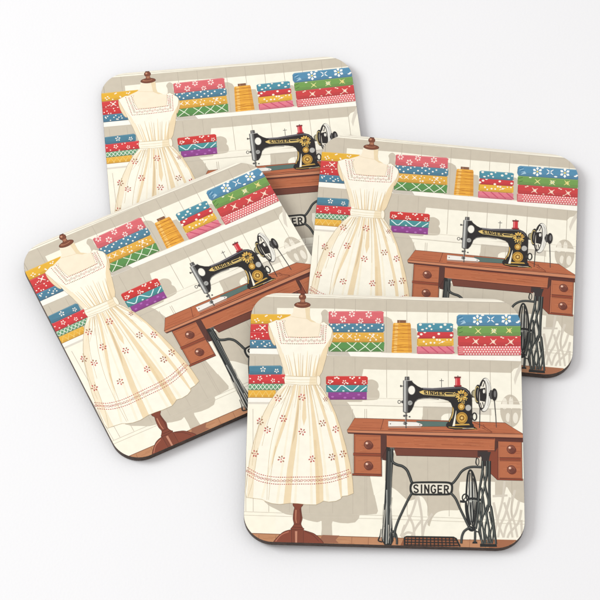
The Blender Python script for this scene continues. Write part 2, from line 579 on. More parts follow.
    for k in range(22):
        v = 314 + k * 10.4
        a, b = (104 - (v - 316) * .05, 244 + (v - 316) * .05)
        s = rnd.choice((20, 14, -10, -16, 7))
        c = rnd.choice(((206, 132, 36), (216, 146, 48), (196, 122, 34)))
        u0, u1 = (a, b) if k % 3 else ((a, a + (b - a) * .6) if k % 2 else (a + (b - a) * .35, b))
        line(Z('c', (u0, v), ((u0 + u1) / 2, v + s * .75), (u1, v + s * .5)), .5 if k % 3 else .38, c, sm=True)
    # small pile right of it
    bolt(417, 346, 453.4, 353.9, (233, 126, 142), 1)
    for x in (421, 430, 438, 446.5):
        line([(x, 346.6), (x + 8, 353)], 1.1, (205, 84, 110))
    bolt(417.2, 338, 453.2, 346.4, (239, 185, 62), 1.3)
    dots(419, 339, 452, 345.6, 9, LW, (.6, 1.1))
    line(Z('c', (470, 470), (500, 455), (520, 450)), .5, LW)
    bolt(417.5, 331.6, 453, 338.6, (213, 62, 66), 1.3)
    for u, v in ((330, 395), (470, 392), (570, 403), (358, 378), (430, 420), (305, 412)):
        ell(380 + u / 8, 285 + v / 8, 1.4, 1.1, LW, n=9)
    bolt(417, 323.4, 453, 332.2, (78, 148, 166), 2.0)
    for u, v in ((323, 318), (398, 330), (488, 337), (543, 358), (340, 358), (372, 348), (430, 314), (520, 318), (570, 335), (412, 355)):
        ell(380 + u / 8, 285 + v / 8, 1.5 if v in (318, 330, 337, 358) else 1.0, 1.2 if v in (318, 330, 337) else .8, LW, n=9)
    # big pile on the right
    x1 = 521.2
    bolt(457.6, 345.6, x1, 355.6, (231, 113, 117), 1.6)
    for r in range(4):
        for c in range(21):
            x = 464 + c * 2.76 + (r % 2) * 1.38
            if x < 520.4:
                cy = 347.2 + r * 2.3
                poly([(x - .95, cy), (x, cy - .9), (x + .95, cy), (x, cy + .9)], (255, 238, 226))
    for k in range(4):
        line([(458.6, 347.4 + 2 * k), (463, 347 + 2 * k)], .5, (249, 190, 185))
    bolt(457.8, 335.8, 522, 346.2, (212, 68, 68), 2.2)
    for u, v in ((165, 453), (305, 455), (445, 456)):
        sprig(455 + u / 8, 285 + v / 8, 4.2, (255, 232, 208), .1)
        blossom(455 + u / 8, 285 + v / 8, 2.0, (255, 232, 208), 5)
    for u, v in ((90, 425), (105, 418), (235, 412), (370, 418), (385, 425), (490, 420), (410, 480), (240, 480)):
        ell(455 + u / 8, 285 + v / 8, 1.1, .6, (255, 232, 208), n=8)
    bolt(457.2, 326, 521, 336.2, (118, 164, 82), 2.4)
    for u, v in ((185, 370), (310, 370), (432, 365)):
        sprig(455 + u / 8, 285 + v / 8, 4.0, (240, 231, 150), .05)
    blossom(455 + 310 / 8, 285 + 368 / 8, 2.6, (240, 240, 205), 6)
    blossom(455 + 432 / 8, 285 + 366 / 8, 2.4, (244, 214, 120), 5)
    ell(470.4, 327.2, 1.5, .6, LW, n=8)
    line(Z('d', (25, 355), (60, 340)), .5, (58, 104, 48))
    line(Z('d', (30, 385), (62, 372)), .5, (58, 104, 48))
    bolt(456.6, 314.8, 521.2, 326.2, (86, 146, 180), 3.2)
    for u, v, r in ((180, 280, 5.4), (410, 275, 5.6)):
        blossom(455 + u / 8, 285 + v / 8, r, (255, 253, 246), 6, .5, (250, 226, 120))
    for a in (.7, 2.4, 3.85, 5.6):
        cx, cy = 455 + 285 / 8, 285 + 276 / 8
        line([(cx + math.cos(a), cy + math.sin(a)), (cx + 4.6 * math.cos(a), cy + 4.4 * math.sin(a))], 1.3, (255, 253, 246), .5)
    for u, v in ((220, 243), (500, 300), (335, 315), (515, 290)):
        ell(455 + u / 8, 285 + v / 8, 1.8, .8, (255, 253, 246), n=8)
    for k in range(5):
        line(Z('d', (22 + 8 * k, 268 + 9 * k), (60 + 4 * k, 250 + 12 * k)), .45, (182, 214, 230) if k % 2 else (50, 104, 146))
    poly(Z('d', (40, 318), (75, 285), (88, 305)), (170, 204, 222))


DR, DRS, DRM, DRL = (255, 250, 232), (243, 221, 180), (249, 235, 205), (223, 198, 156)


def draw_dress():
    BR, BRD, BRL = (128, 72, 50), (88, 46, 34), (176, 116, 86)
    # stand: turned post and arched feet
    poly(smooth(Z('m', (262, 470), (300, 418), (350, 375), (420, 357), (500, 362), (560, 378), (600, 395), (650, 440), (668, 472), (640, 500), (300, 500)), 4, True), (138, 70, 50), edge=(84, 42, 32), ew=.5)
    line(Z('m', (285, 452), (330, 400), (390, 374)), .9, (190, 118, 92), sm=True)
    line(Z('m', (520, 372), (580, 400), (630, 450)), .6, (104, 52, 40), sm=True)
    poly(Z('m', (412, 352), (508, 352), (508, 480), (412, 480)), (132, 68, 48), edge=(84, 42, 32), ew=.4)
    poly(Z('m', (440, 370), (458, 370), (456, 480), (442, 480)), (204, 140, 112))
    poly(smooth(Z('m', (425, 165), (430, 148), (500, 152), (500, 166), (488, 185), (494, 240), (498, 270), (488, 312), (500, 340), (508, 356), (410, 356), (418, 336), (432, 312), (424, 270), (430, 210), (436, 182)), 4, True), (134, 68, 48), edge=(84, 42, 32), ew=.4)
    line(Z('m', (448, 200), (446, 270), (452, 305)), 1.3, (196, 128, 98), .7, sm=True)
    line(Z('m', (480, 190), (486, 260), (478, 310)), .8, (98, 48, 36), sm=True)
    line(Z('m', (420, 338), (500, 342)), .5, (92, 46, 34))
    line(Z('m', (432, 314), (490, 314)), .5, (92, 46, 34))
    # neck and bust of the form
    SK = (252, 238, 211)
    poly(Z('a', (432, 172), (560, 176), (558, 240), (566, 275), (600, 300), (700, 330), (700, 470), (330, 470), (290, 290), (395, 250), (424, 225)), SK)
    poly(Z('a', (520, 176), (560, 176), (558, 240), (566, 275), (610, 302), (570, 296), (530, 270)), (240, 219, 178))
    line(Z('a', (400, 250), (470, 262), (560, 274)), .35, (236, 216, 180), sm=True)
    # finial
    poly(Z('a', (484, 118), (520, 118), (524, 150), (478, 150)), BR)
    ell(302.4, 305, 8.0, 2.9, BR, n=26, edge=BRD, ew=.4)
    ell(301.6, 304.2, 5.4, 1.3, BRL, n=18)
    ell(302.4, 303.4, 4.4, 1.3, BR, n=18)
    ell(302.5, 297.2, 3.5, 3.1, BR, n=20, edge=BRD, ew=.35)
    ell(301.4, 296.2, 1.2, 1.1, (200, 142, 110), n=12)
    poly(Z('a', (478, 62), (524, 62), (518, 76), (486, 76)), BRD)
    poly(Z('a', (486, 118), (518, 118), (514, 138), (490, 138)), BRL)
    # arm holes
    poly(smooth(Z('a', (232, 305), (226, 350), (236, 410), (262, 470), (284, 480), (278, 400), (255, 330)), 4, True), (243, 222, 184), edge=(190, 160, 116), ew=.4)
    poly(smooth([(331.6, 329), (333.4, 336), (331, 344), (328.6, 347), (328.6, 336)], 4, True), (240, 216, 172), edge=(190, 160, 116), ew=.4)
    # bodice with straps and square neck
    L = [(268.4, 323.6), (276.4, 320.2), (285.4, 320.6), (283.6, 323), (285.4, 330), (288, 336.6), (302, 337.6), (318.6, 337.2), (320, 330), (320.6, 323.2), (324, 322), (331.4, 328),
         (332.4, 331), (331, 338), (328.4, 347), (326, 358), (322, 372), (319, 377), (285.4, 376), (284, 370), (281, 360), (277.4, 350), (274.6, 341), (272, 333)]
    poly(L, DR, edge=(214, 192, 152), ew=.35)
    poly([(273, 335), (277, 345), (281, 360), (284.8, 374), (288, 374), (284.6, 358), (279.6, 345)], DRM)
    poly([(330.6, 338), (328.4, 347), (326, 358), (322, 372), (319, 377), (313.5, 377), (318, 362), (323, 350)], DRS)
    for x0, x1, w, c in ((283, 289.5, .9, DRS), (288, 293, 1.4, DRS), (293.4, 296.6, 1.0, DRL), (298, 299.4, 1.6, DRS), (303, 302.4, 1.0, DRL), (307.6, 306, 1.6, DRS), (312, 309.6, 1.0, DRL),
                         (316.6, 313, 1.7, DRS), (320, 316, 1.0, DRL), (286, 291, .5, DRL), (300.4, 301, .5, DRL), (310, 308, .5, DRL)):
        y0 = 353 + rnd.uniform(-2.5, 3)
        line([(x0, y0), ((x0 + x1) / 2, 364), (x1, 376.4)], .25, c, w * 1.25, sm=True)
    # stitched trim round the neck
    TR = [(196, 92, 82), (182, 88, 78), (160, 116, 84), (204, 112, 100), (156, 132, 98)]
    for o in (0, 6.2):
        for seg in ([(276.4 + o, 321.8 - o * .1), (278.4 + o * .95, 331), (281 + o * .8, 343.4 - o)], [(281 + o * .8, 343.6 - o), (300, 344 - o), (325.2 - o * .72, 343.4 - o)],
                    [(325.2 - o * .72, 343.2 - o), (325.8 - o * .74, 332), (326.2 - o * .8, 325.2 - o * .25)]):
            dashes(seg, .85, 1.0, .85, TR)
    for k in range(15):
        x = 284 + k * 2.75
        blossom(x, 340.7 + (k % 2) * .9 - .4, 1.35, rnd.choice(TR), 5, rnd.random())
    for k in range(8):
        blossom(279.9 + k * .52, 323.2 + k * 2.15, 1.25, rnd.choice(TR), 5, rnd.random())
        blossom(323.4 - k * .1, 326 + k * 1.9, 1.2, rnd.choice(TR), 5, rnd.random())
    # skirt
    SKT = [(285, 383.6), (277, 391.5), (270, 402), (264, 413), (258.6, 426), (254, 441), (250, 458), (247.4, 476), (245.4, 492), (246.4, 497.4), (254, 498.4), (262, 499.4), (266, 501.6),
           (272, 503.6), (280, 504.4), (290, 503.2), (298, 503.6), (306, 504.6), (316, 504.8), (320, 503), (323.4, 501), (329, 502), (336, 501.2), (340.6, 499), (342, 496.4), (348, 495.6),
           (353.4, 493.4), (352.4, 480), (349.8, 464), (345.6, 446), (341, 430), (335.6, 414), (329.4, 400), (322.6, 389), (318.6, 383.8)]
    poly(SKT, DR)
    FOLD = [
        (DRM, [(288, 385), (276, 402), (266, 424), (258, 450), (254.6, 470), (253, 498), (247, 497), (249, 462), (255, 438), (264, 413), (277, 392)]),
        (DRS, [(294, 385), (288.6, 405), (280, 430), (274, 450), (270.4, 470), (277, 448), (284, 428), (291, 405), (296, 385)]),
        (DRS, [(298.6, 386), (296.6, 408), (292.6, 436), (287, 470), (283.4, 503.8), (290.6, 503.2), (293.2, 470), (297, 440), (299.4, 408), (300.4, 386)]),
        (DRS, [(303.4, 386), (303, 400), (302, 418), (303.8, 426), (306.4, 418), (305.6, 400), (304.6, 386)]),
        (DRS, [(308, 385), (310.6, 405), (313.4, 440), (315.2, 470), (316.2, 504.8), (323.4, 501.2), (322.8, 470), (318.6, 438), (313.4, 405), (310, 385)]),
        (DRS, [(313, 385), (319.4, 403), (326, 424), (332, 446), (336, 466), (338.2, 482), (340.8, 499), (342, 496.4), (341.4, 480), (338, 458), (331.2, 432), (323.4, 406), (316, 385)]),
        (DRS, [(318, 384.4), (327, 399), (334.4, 416), (339.6, 436), (344.6, 460), (347.2, 480), (348, 495.6), (353.4, 493.4), (352.4, 480), (349.8, 464), (345.6, 446), (341, 430), (335.6, 414), (329.4, 400)]),
        ((238, 213, 168), [(316.2, 470), (316.2, 504.8), (319.6, 503.2), (318.6, 470), (316, 440), (313.6, 440)]),
        (DRL, [(299, 392), (297, 412), (294, 432), (292, 446), (295.6, 434), (298.6, 412)]),
    ]
    for a, b, c, w in (((290, 386), (284, 410), (262, 498), 2.2), ((296, 386), (288, 430), (277, 503), 2.6), ((302, 388), (299, 440), (295, 503), 2.4), ((306.6, 388), (310, 430), (311.6, 504), 2.6),
                       ((312, 388), (322, 440), (328, 501), 3.0), ((316.6, 387), (330, 430), (338, 470), 2.0)):
        line([a, b, c], .6, (252, 243, 218), w, sm=True)
    for c, pts in FOLD:
        poly(pts, c)
    for pts in ([(286, 386), (276, 402), (268, 422), (262, 446)], [(290, 386), (284, 402), (276, 424), (270, 450), (267.6, 478), (267, 500)], [(262, 416), (255.6, 440), (252, 466)],
                [(292, 386), (288, 400), (283, 416)], [(300.8, 386), (300.4, 410)], [(306, 386), (308.6, 412), (310, 436)], [(310.6, 386), (315, 404), (319, 424)],
                [(258, 448), (253, 480), (248, 497)], [(276, 446), (271, 474), (268.6, 500)], [(315, 386), (320.6, 400), (325, 412)], [(320, 388), (326, 398), (331.6, 412)]):
        line(pts, .45, (214, 190, 146), .3, sm=True)
    for k in range(15):
        t = k / 14
        x0 = 286.6 + t * 31
        ln = rnd.uniform(7, 26)
        dx = (t - .5) * ln * (1.05 if abs(t - .5) < .3 else 1.5)
        line([(x0, 385.4), (x0 + dx * .4, 385.4 + ln * .5), (x0 + dx, 385.4 + ln)], rnd.uniform(.5, .9), rnd.choice([DRS, DRL, DRL]), .15, sm=True)
    line(SKT[:11], .4, (206, 182, 140), sm=False)
    line(SKT[25:], .35, (214, 190, 146))
    line(SKT[9:26], .35, (222, 200, 160))
    # embroidered flowers
    FR, FO = [(202, 96, 88), (192, 86, 80), (212, 116, 106)], [(176, 128, 98), (188, 112, 92), (166, 104, 84)]
    FS = [((173, 453), 0), ((268, 450), 0), ((100, 547), 0), ((193, 535), 0), ((130, 580), 0), ((268, 588), 0), ((350, 553), 1), ((403, 577), 0), ((362, 457), 1)]
    pos = [(235 + u / 4, 285 + v / 4, k) for (u, v), k in FS]
    pos += [(235 + u / 4, 415 + v / 4, k) for (u, v), k in (((80, 155), 0), ((185, 177), 0), ((308, 177), 0), ((388, 168), 1), ((432, 156), 1))]
    for x, y, k in pos:
        cs = FO if k else FR
        small = .7 if (x, k) == (325.5, 1) else 1.0
        n = 6
        r0 = rnd.random()
        for q in range(n):
            a = r0 + 2 * math.pi * q / n + rnd.uniform(-.12, .12)
            r = rnd.uniform(2.5, 2.9) * small
            ell(x + r * math.cos(a), y + r * math.sin(a), 1.15 * small, .72 * small, rnd.choice(cs + FO[:1]), rot=a + rnd.uniform(-.3, .3), n=9)
        ell(x, y, .75, .7, rnd.choice(cs), n=8)
    # stitched border above the hem
    UP = [(247.4, 467.6), (254, 471.5), (260, 474.4), (270, 476.6), (280, 477.4), (300, 477.2), (316, 477), (330, 475.4), (342, 472), (350.4, 469)]
    for dy in (0, 7.0):
        dashes([(x - .25 * (dy > 0), y + dy) for x, y in UP], .85, 1.25, .9, FR[:2] + [(176, 92, 76)])
    s = smooth(UP, 24)
    last = None
    for x, y in s:
        if last is None or math.hypot(x - last[0], y - last[1]) > 3.0:
            last = (x, y)
            blossom(x, y + 3.5, 1.6, rnd.choice(FR + FO), 5, rnd.random())
            ell(x + 1.5, y + 3.5 + rnd.uniform(-1, 1), .45, .45, rnd.choice(FR + FO), n=7)
    # belt
    poly([(284.8, 376.2), (300, 376.8), (318.4, 377), (319.8, 378.2), (320.2, 384), (319, 385.2), (300, 385.2), (285, 383.8), (284.2, 380)], (254, 248, 228), edge=(206, 182, 140), ew=.35)
    poly([(310, 377.2), (318.4, 377.2), (319.8, 378.2), (320.2, 384), (319, 385), (309, 385)], (246, 229, 194))
    poly(smooth([(317.2, 376.2), (319.6, 376.8), (320.4, 380.6), (319.8, 384.8), (317.6, 385.2), (316.6, 381)], 3, True), (254, 246, 224), edge=(206, 182, 140), ew=.3)
    line([(286, 379.4), (300, 380), (316, 380)], .35, (226, 206, 164))
    line([(286, 382.2), (300, 383), (316, 382.8)], .35, (226, 206, 164))


WD, WDL, WDD, WDX, INKB = (188, 106, 68), (205, 116, 78), (150, 72, 46), (112, 56, 42), (72, 40, 34)


def grain(x0, y0, x1, y1, n, slope=0.0, cols=((160, 84, 52), (206, 130, 90), (150, 76, 48), (166, 88, 54))):
    for k in range(n):
        x = rnd.uniform(x0, x1 - 3)
        y = rnd.uniform(y0 + .5, y1 - .5)
        l = min(rnd.uniform(5, 26), x1 - x)
        line([(x, y + slope * (x - x0)), (x + l * .5, y + slope * (x - x0 + l * .5) + rnd.uniform(-.25, .25)), (x + l, y + slope * (x - x0 + l))], .3, rnd.choice(cols), .15)


def knob(cx, cy):
    ell(cx + .9, cy + 1.2, 4.4, 3.9, (118, 56, 40), n=20)
    ell(cx, cy, 4.1, 3.9, (142, 80, 60), n=22, edge=(86, 44, 34), ew=.4)
    ell(cx + .8, cy + 1.1, 2.8, 2.4, (116, 62, 48), n=16)
    ell(cx - 1.3, cy - 1.3, 1.4, 1.2, (226, 176, 150), n=12)
    ell(cx - 1.5, cy - 1.5, .6, .5, (255, 240, 226), n=8)


def draw_table():
    # under frame in shade
    poly(Z('k', (110, 225), (130, 285), (600, 296), (720, 300), (800, 302), (810, 235)), (118, 64, 48))
    line(Z('k', (130, 285), (600, 296), (780, 302)), .5, INKB)
    # left drawer block
    poly(Z('j', (560, 110), (640, 110), (640, 330), (578, 320)), (86, 52, 44))
    poly(Z('j', (352, 108), (572, 114), (574, 450), (352, 444)), WD, edge=INKB, ew=.6)
    poly(Z('j', (362, 128), (566, 132), (566, 268), (362, 264)), (189, 109, 71), edge=(120, 60, 42), ew=.4)
    poly(Z('j', (362, 292), (566, 294), (566, 434), (362, 428)), (189, 109, 71), edge=(120, 60, 42), ew=.4)
    grain(356, 437, 380, 452.5, 9)
    grain(356, 457.5, 380, 473, 9)
    poly(Z('j', (346, 264), (574, 270), (574, 290), (346, 284)), WDD, edge=INKB, ew=.35)
    poly(Z('j', (338, 430), (572, 436), (576, 452), (338, 444)), WDD, edge=INKB, ew=.4)
    line(Z('j', (352, 112), (572, 120)), 1.2, (96, 50, 40))
    knob(310 + 465 / 8, 420 + 198 / 8)
    knob(310 + 465 / 8, 420 + 364 / 8)
    # right drawer block with its inner side
    poly(Z('l', (255, 150), (350, 160), (350, 478), (336, 478), (286, 430), (255, 300)), (138, 68, 46), edge=INKB, ew=.4)
    poly(Z('l', (318, 150), (346, 160), (346, 215), (318, 260)), (88, 50, 40))
    poly(Z('l', (345, 160), (534, 164), (538, 480), (345, 474)), WD, edge=INKB, ew=.6)
    poly(Z('l', (356, 172), (526, 174), (526, 302), (356, 300)), (189, 109, 71), edge=(120, 60, 42), ew=.4)
    poly(Z('l', (356, 330), (526, 332), (528, 466), (356, 464)), (189, 109, 71), edge=(120, 60, 42), ew=.4)
    grain(500, 442, 520.5, 457, 9)
    grain(500, 462, 520.5, 477.5, 9)
    poly(Z('l', (345, 302), (538, 306), (538, 326), (345, 322)), WDD, edge=INKB, ew=.35)
    poly(Z('l', (336, 466), (543, 472), (543, 486), (336, 480)), WDD, edge=INKB, ew=.4)
    line(Z('l', (345, 158), (536, 162)), 1.6, (104, 54, 42))
    line(Z('l', (530, 170), (532, 470)), .5, (206, 126, 90))
    line(Z('l', (352, 170), (352, 470)), .5, (214, 134, 96))
    knob(455 + 448 / 8, 420 + 233 / 8)
    knob(455 + 450 / 8, 420 + 396 / 8)
    # apron
    poly([(486, 436), (524, 438), (523, 442.4), (486, 441)], (96, 50, 40))
    poly(Z('l', (180, 225), (262, 232), (262, 290), (180, 296)), (70, 46, 42))
    poly([(386.6, 434), (495, 437.4), (494.6, 450.6), (470, 450.4), (386.6, 447.6)], (190, 108, 69), edge=INKB, ew=.5)
    grain(388, 436.2, 494, 447, 34, .028)
    line([(387, 435.4), (494.6, 439)], 1.1, (128, 64, 46))
    line([(387.4, 447), (494.6, 450)], .6, (212, 128, 92))
    poly(Z('k', (5, 115), (50, 118), (50, 225), (5, 330)), (92, 54, 46))
    # table top
    poly([(354.6, 418.4), (366, 418.6), (440, 420.6), (505, 423), (523.6, 434.4), (347, 430.4)], (190, 108, 70), edge=(110, 56, 42), ew=.5)
    grain(358, 420, 500, 424, 18, .025)
    grain(352, 424.5, 515, 432, 40, .02)
    poly([(347, 430.2), (430, 432.4), (523.8, 434.4), (523.8, 438.2), (430, 435.6), (350, 432.8), (347.6, 432.6)], (208, 136, 98), edge=INKB, ew=.45)
    line([(348, 433.3), (430, 436.2), (523.6, 438.8)], .7, (92, 46, 38))
    line([(383.6, 419), (380.6, 430)], .5, (110, 56, 42))
    line([(350, 427), (384, 428.4)], .3, (150, 72, 46))
    # cut out under the arm
    line([(388, 429.8), (440, 430.6), (478, 432), (492, 432.8), (482, 428)], .5, (112, 54, 40))
    line(Z('l', (150, 20), (225, 50), (298, 98)), .5, (112, 54, 40))
    line(Z('l', (225, 35), (240, 66)), .4, (112, 54, 40))
    poly(Z('g', (290, 530), (545, 535), (545, 572), (300, 574)), (92, 116, 108), edge=(62, 72, 70), ew=.35)
    poly(Z('g', (66, 530), (290, 538), (330, 552), (342, 562), (330, 572), (66, 574)), (246, 242, 232), edge=(120, 110, 104), ew=.4)
    ell(390.4, 424, .7, .6, (120, 112, 106), n=8)
    ell(419.8, 425, .7, .6, (120, 112, 106), n=8)
    line([(388.6, 427.6), (421, 427.8)], .4, (180, 176, 168))
    ring(405, 423.6, 1.7, 1.3, .6, (110, 108, 104), n=14)


BK, GR, GOLD = (40, 36, 35), (150, 150, 146), (222, 176, 78)


def letters(text, x, y, h, adv, w, col, slope=0.0):
    G = {'S': [[(.9, .18), (.7, .03), (.35, .02), (.1, .17), (.15, .38), (.5, .5), (.85, .63), (.9, .83), (.65, .98), (.3, .97), (.08, .82)]],
         'I': [[(.5, 0), (.5, 1)]], 'N': [[(.1, 1), (.1, 0), (.88, 1), (.88, 0)]],
         'G': [[(.92, .2), (.7, .03), (.4, .02), (.12, .25), (.08, .6), (.25, .92), (.6, .99), (.9, .85), (.92, .55), (.58, .55)]],
         'E': [[(.85, .02), (.15, .02), (.15, .98), (.87, .98)], [(.15, .5), (.75, .5)]],
         'R': [[(.13, 1), (.13, .02), (.6, .02), (.86, .14), (.86, .38), (.6, .52), (.13, .52)], [(.52, .52), (.9, 1)]]}
    for ch in text:
        wd = adv * (.42 if ch == 'I' else .74)
        for st in G[ch]:
            pts = [(x + u * wd, y + v * h + slope * (u * wd)) for u, v in st]
            if ch in 'SG':
                pts = smooth(pts, 4)
                line(pts, w, col)
            else:
                for a, b in zip(pts, pts[1:]):
                    d = math.hypot(b[0] - a[0], b[1] - a[1])
                    ex, ey = (b[0] - a[0]) / d * w * .45, (b[1] - a[1]) / d * w * .45
                    line([(a[0] - ex, a[1] - ey), (b[0] + ex, b[1] + ey)], w, col)
        x += adv * (.66 if ch == 'I' else 1.0)
        y += slope * adv


def draw_machine():
    # spool pin, thread posts and rods behind the machine
    line(Z('g', (492, 190), (492, 262)), .6, (92, 90, 88))
    line(Z('g', (476, 206), (510, 206)), .6, (92, 90, 88))
    line(Z('h', (200, 380), (196, 585)), .8, (54, 52, 52))
    line(Z('h', (314, 360), (322, 450), (326, 500), (331, 582)), .9, (62, 60, 60), .7)
    # arm, pillar and head in black enamel
    body = Z('g', (222, 203), (250, 204), (268, 226), (300, 250), (330, 264), (420, 268), (500, 263), (600, 257)) + Z('h', (20, 253), (60, 257), (92, 270), (116, 292), (132, 325), (136, 360), (137, 470), (138, 548), (150, 560), (150, 592), (0, 592)) \
        + Z('g', (530, 576), (528, 556), (548, 530), (566, 490), (577, 450), (578, 415), (566, 385), (545, 368), (510, 357), (460, 348), (400, 343), (345, 344), (310, 350), (290, 362), (276, 384), (268, 410), (254, 440), (236, 462), (214, 464))
    poly(body, BK)
    line(Z('g', (345, 272), (430, 276), (510, 272), (600, 266)) + Z('h', (50, 266), (88, 282), (112, 310)), 1.0, (116, 112, 118), .5, sm=True)
    line(Z('g', (330, 263), (420, 267), (500, 262), (600, 256)), .5, (196, 192, 190))
    line(Z('g', (286, 372), (300, 358), (340, 349), (400, 348), (470, 355)), .6, (108, 106, 106), sm=True)
    line(Z('g', (582, 420), (582, 460), (570, 500), (552, 536)), .7, GOLD, sm=True)
    line(Z('g', (588, 430), (586, 470), (574, 510)), .35, (244, 226, 168), sm=True)
    # face plate, needle bar and presser foot
    poly(Z('g', (186, 204), (224, 200), (224, 458), (206, 466), (186, 456)), (146, 146, 142), edge=(50, 48, 46), ew=.5)
    poly(Z('g', (194, 206), (204, 206), (204, 456), (194, 452)), (206, 206, 200))
    line(Z('g', (216, 205), (216, 458)), 1.0, (84, 84, 82))
    poly(Z('g', (200, 176), (232, 176), (234, 202), (198, 204)), (92, 90, 88), edge=(48, 46, 44), ew=.4)
    line(Z('g', (210, 178), (210, 200)), .6, (190, 188, 184))
    line(Z('g', (186, 206), (258, 206)), .6, (196, 194, 188))
    line(Z('g', (164, 250), (190, 250)), .7, (84, 82, 80))
    ell(400.8, 386.2, .8, 1.1, (70, 68, 66), n=10)
    ring(399.2, 402, 1.4, 1.6, .7, (84, 82, 80), n=14)
    ell(402.2, 402, 1.0, 1.4, (60, 58, 56), n=10)
    line(Z('g', (176, 376), (190, 376)), .8, (110, 108, 104))
    line(Z('g', (208, 460), (208, 588)), .9, (70, 68, 66))
    line(Z('g', (204, 470), (204, 545)), .5, (168, 166, 160))
    for u, v, r in ((194, 488, 1.2), (236, 495, .9), (210, 485, 1.1), (205, 548, 1.6)):
        ell(380 + u / 8, 355 + v / 8, r, r * .85, (88, 86, 84), n=10)
    ell(411.6, 390.4, 3.5, 4.5, (250, 246, 232), n=24, edge=(124, 122, 118), ew=.5)
    ell(410, 403.1, 2.5, 2.5, (170, 170, 164), n=18, edge=(84, 82, 80), ew=.4)
    line([(408.4, 403.6), (411.6, 402.6)], .4, (90, 88, 86))
    # gilt lettering on the arm
    poly(Z('g', (312, 296), (345, 284), (400, 290), (520, 300), (600, 304), (600, 328), (540, 328), (440, 318), (345, 314)), (232, 200, 118))
    poly(Z('g', (520, 304), (600, 308), (600, 318), (530, 318)), BK)
    line(Z('g', (345, 287), (400, 293), (520, 302)), .35, (150, 112, 48))
    letters('SINGER', 424.0, 391.4, 3.0, 3.8, 1.0, (44, 37, 31), .035)
    line(Z('g', (318, 302), (350, 318), (440, 324), (540, 332), (600, 334)), .4, (240, 214, 140))
    poly([(456, 410), (456.4, 412), (455, 426.2), (452.2, 426.4)], (250, 244, 224), edge=(70, 64, 58), ew=.35)
    # floral gilt ornament on the pillar
    for k in range(11):
        a = k * 2 * math.pi / 11
        cx, cy = 461.6 + 3.9 * math.cos(a), 395.5 + 4.0 * math.sin(a)
        ell(cx, cy, 1.7, .9, (232, 190, 92) if k % 2 else (206, 152, 58), rot=a, n=12)
    for u, v, r in ((20, 330, 2.4), (50, 300, 2.2), (84, 350, 2.2), (36, 360, 2.4), (66, 380, 1.9), (-4, 312, 1.8), (92, 318, 1.5), (56, 335, 1.6)):
        blossom(455 + u / 8, 355 + v / 8, r, (240, 204, 112), 5, u)
    ring(461.3, 406.8, 2.9, 3.1, .8, (204, 152, 58))
    ell(461.3, 406.8, 2.2, 2.4, (226, 172, 70), n=18)
    blossom(461.3, 406.8, 1.8, (248, 222, 146), 6)
    ell(461.8, 418.2, 5.6, 5.8, (208, 158, 62), n=28)
    ring(461.8, 418.2, 4.6, 4.8, .5, (120, 84, 34))
    ell(461.8, 418.2, 3.5, 3.6, (228, 180, 80), n=22)
    blossom(461.8, 418.2, 3.1, (130, 90, 36), 8)
    ell(461.8, 418.2, .9, .9, (248, 222, 146), n=10)
    ell(468.2, 408, 3.0, 3.1, (188, 186, 178), n=20, edge=(96, 94, 92), ew=.4)
    # base
    poly(Z('g', (525, 568), (600, 576)) + Z('h', (60, 574), (140, 566), (176, 590), (176, 598), (0, 598)) + Z('g', (545, 588)), (34, 31, 30))
    line(Z('g', (548, 578), (600, 584)) + Z('h', (60, 585), (172, 594)), .5, GOLD)
    poly(Z('h', (0, 555), (110, 552), (120, 562), (0, 566)), (216, 172, 80))
    line(Z('h', (60, 590), (150, 586)), .5, (186, 184, 176))
    ring(474.4, 416.8, 2.2, 3.7, 1.2, BK, n=18)
    line(Z('h', (120, 496), (140, 496)), 2.6, (60, 58, 56))
    # red reel of thread
    poly(Z('h', (2, 184), (40, 184), (42, 244), (2, 248)), (212, 50, 58))
    poly(Z('h', (8, 186), (16, 186), (16, 246), (8, 246)), (240, 130, 130))
    poly(Z('h', (-6, 175), (46, 174), (46, 186), (-6, 188)), (128, 42, 46))
    line(Z('h', (22, 166), (22, 176)), .7, (70, 66, 64))
    poly(Z('h', (-8, 244), (50, 242), (52, 254), (-8, 256)), (150, 44, 48))
    # balance wheel
    poly(Z('h', (132, 294), (160, 292), (160, 340), (132, 342)), (66, 62, 60))
    ell(474, 393.8, 2.1, 3.6, (176, 166, 132), n=16, edge=BK, ew=.6)
    ell(478, 394.4, 3.6, 9.6, BK, n=28)
    ring(477.3, 394.4, 2.4, 7.6, .7, (214, 190, 120))
    ring(479, 394.4, 1.6, 5.4, .7, (150, 146, 136))
    ell(484.4, 395.0, 6.7, 17.0, (70, 68, 66), rot=.06, n=44)
    ell(484.9, 395.0, 6.0, 16.5, (240, 237, 226), rot=.06, n=44)
    ell(482.4, 395.0, 4.3, 15.0, BK, rot=.06, n=40)
    ell(482.6, 395.0, 3.3, 13.4, (243, 237, 220), rot=.06, n=36)
    poly([(479.6, 389), (485.4, 388), (486, 396), (485, 402), (479.8, 401)], BK)
    for x, y in ((480.8, 386.5), (482.9, 387)):
        line([(x, y), (x + 2.1, y - 6)], 1.0, BK, .6)
    for x, y in ((480.2, 403), (482.4, 402.4)):
        line([(x, y), (x + 1.6, y + 5.6)], 1.0, BK, .6)
    line(smooth([(487.2, 381), (488.6, 388), (488.8, 397), (487.8, 406)], 4), .4, (168, 164, 152))
    line(smooth([(485.8, 379.4), (489.6, 386), (490.3, 394)], 4), .35, (150, 146, 136))
    ell(483.9, 391.6, 1.1, 2.0, (244, 240, 228), n=14)
    line(Z('h', (270, 318), (300, 318)), 3.2, (60, 58, 56))
    ell(491, 394.8, 1.5, 4.4, (88, 86, 84), n=18, edge=BK, ew=.5)
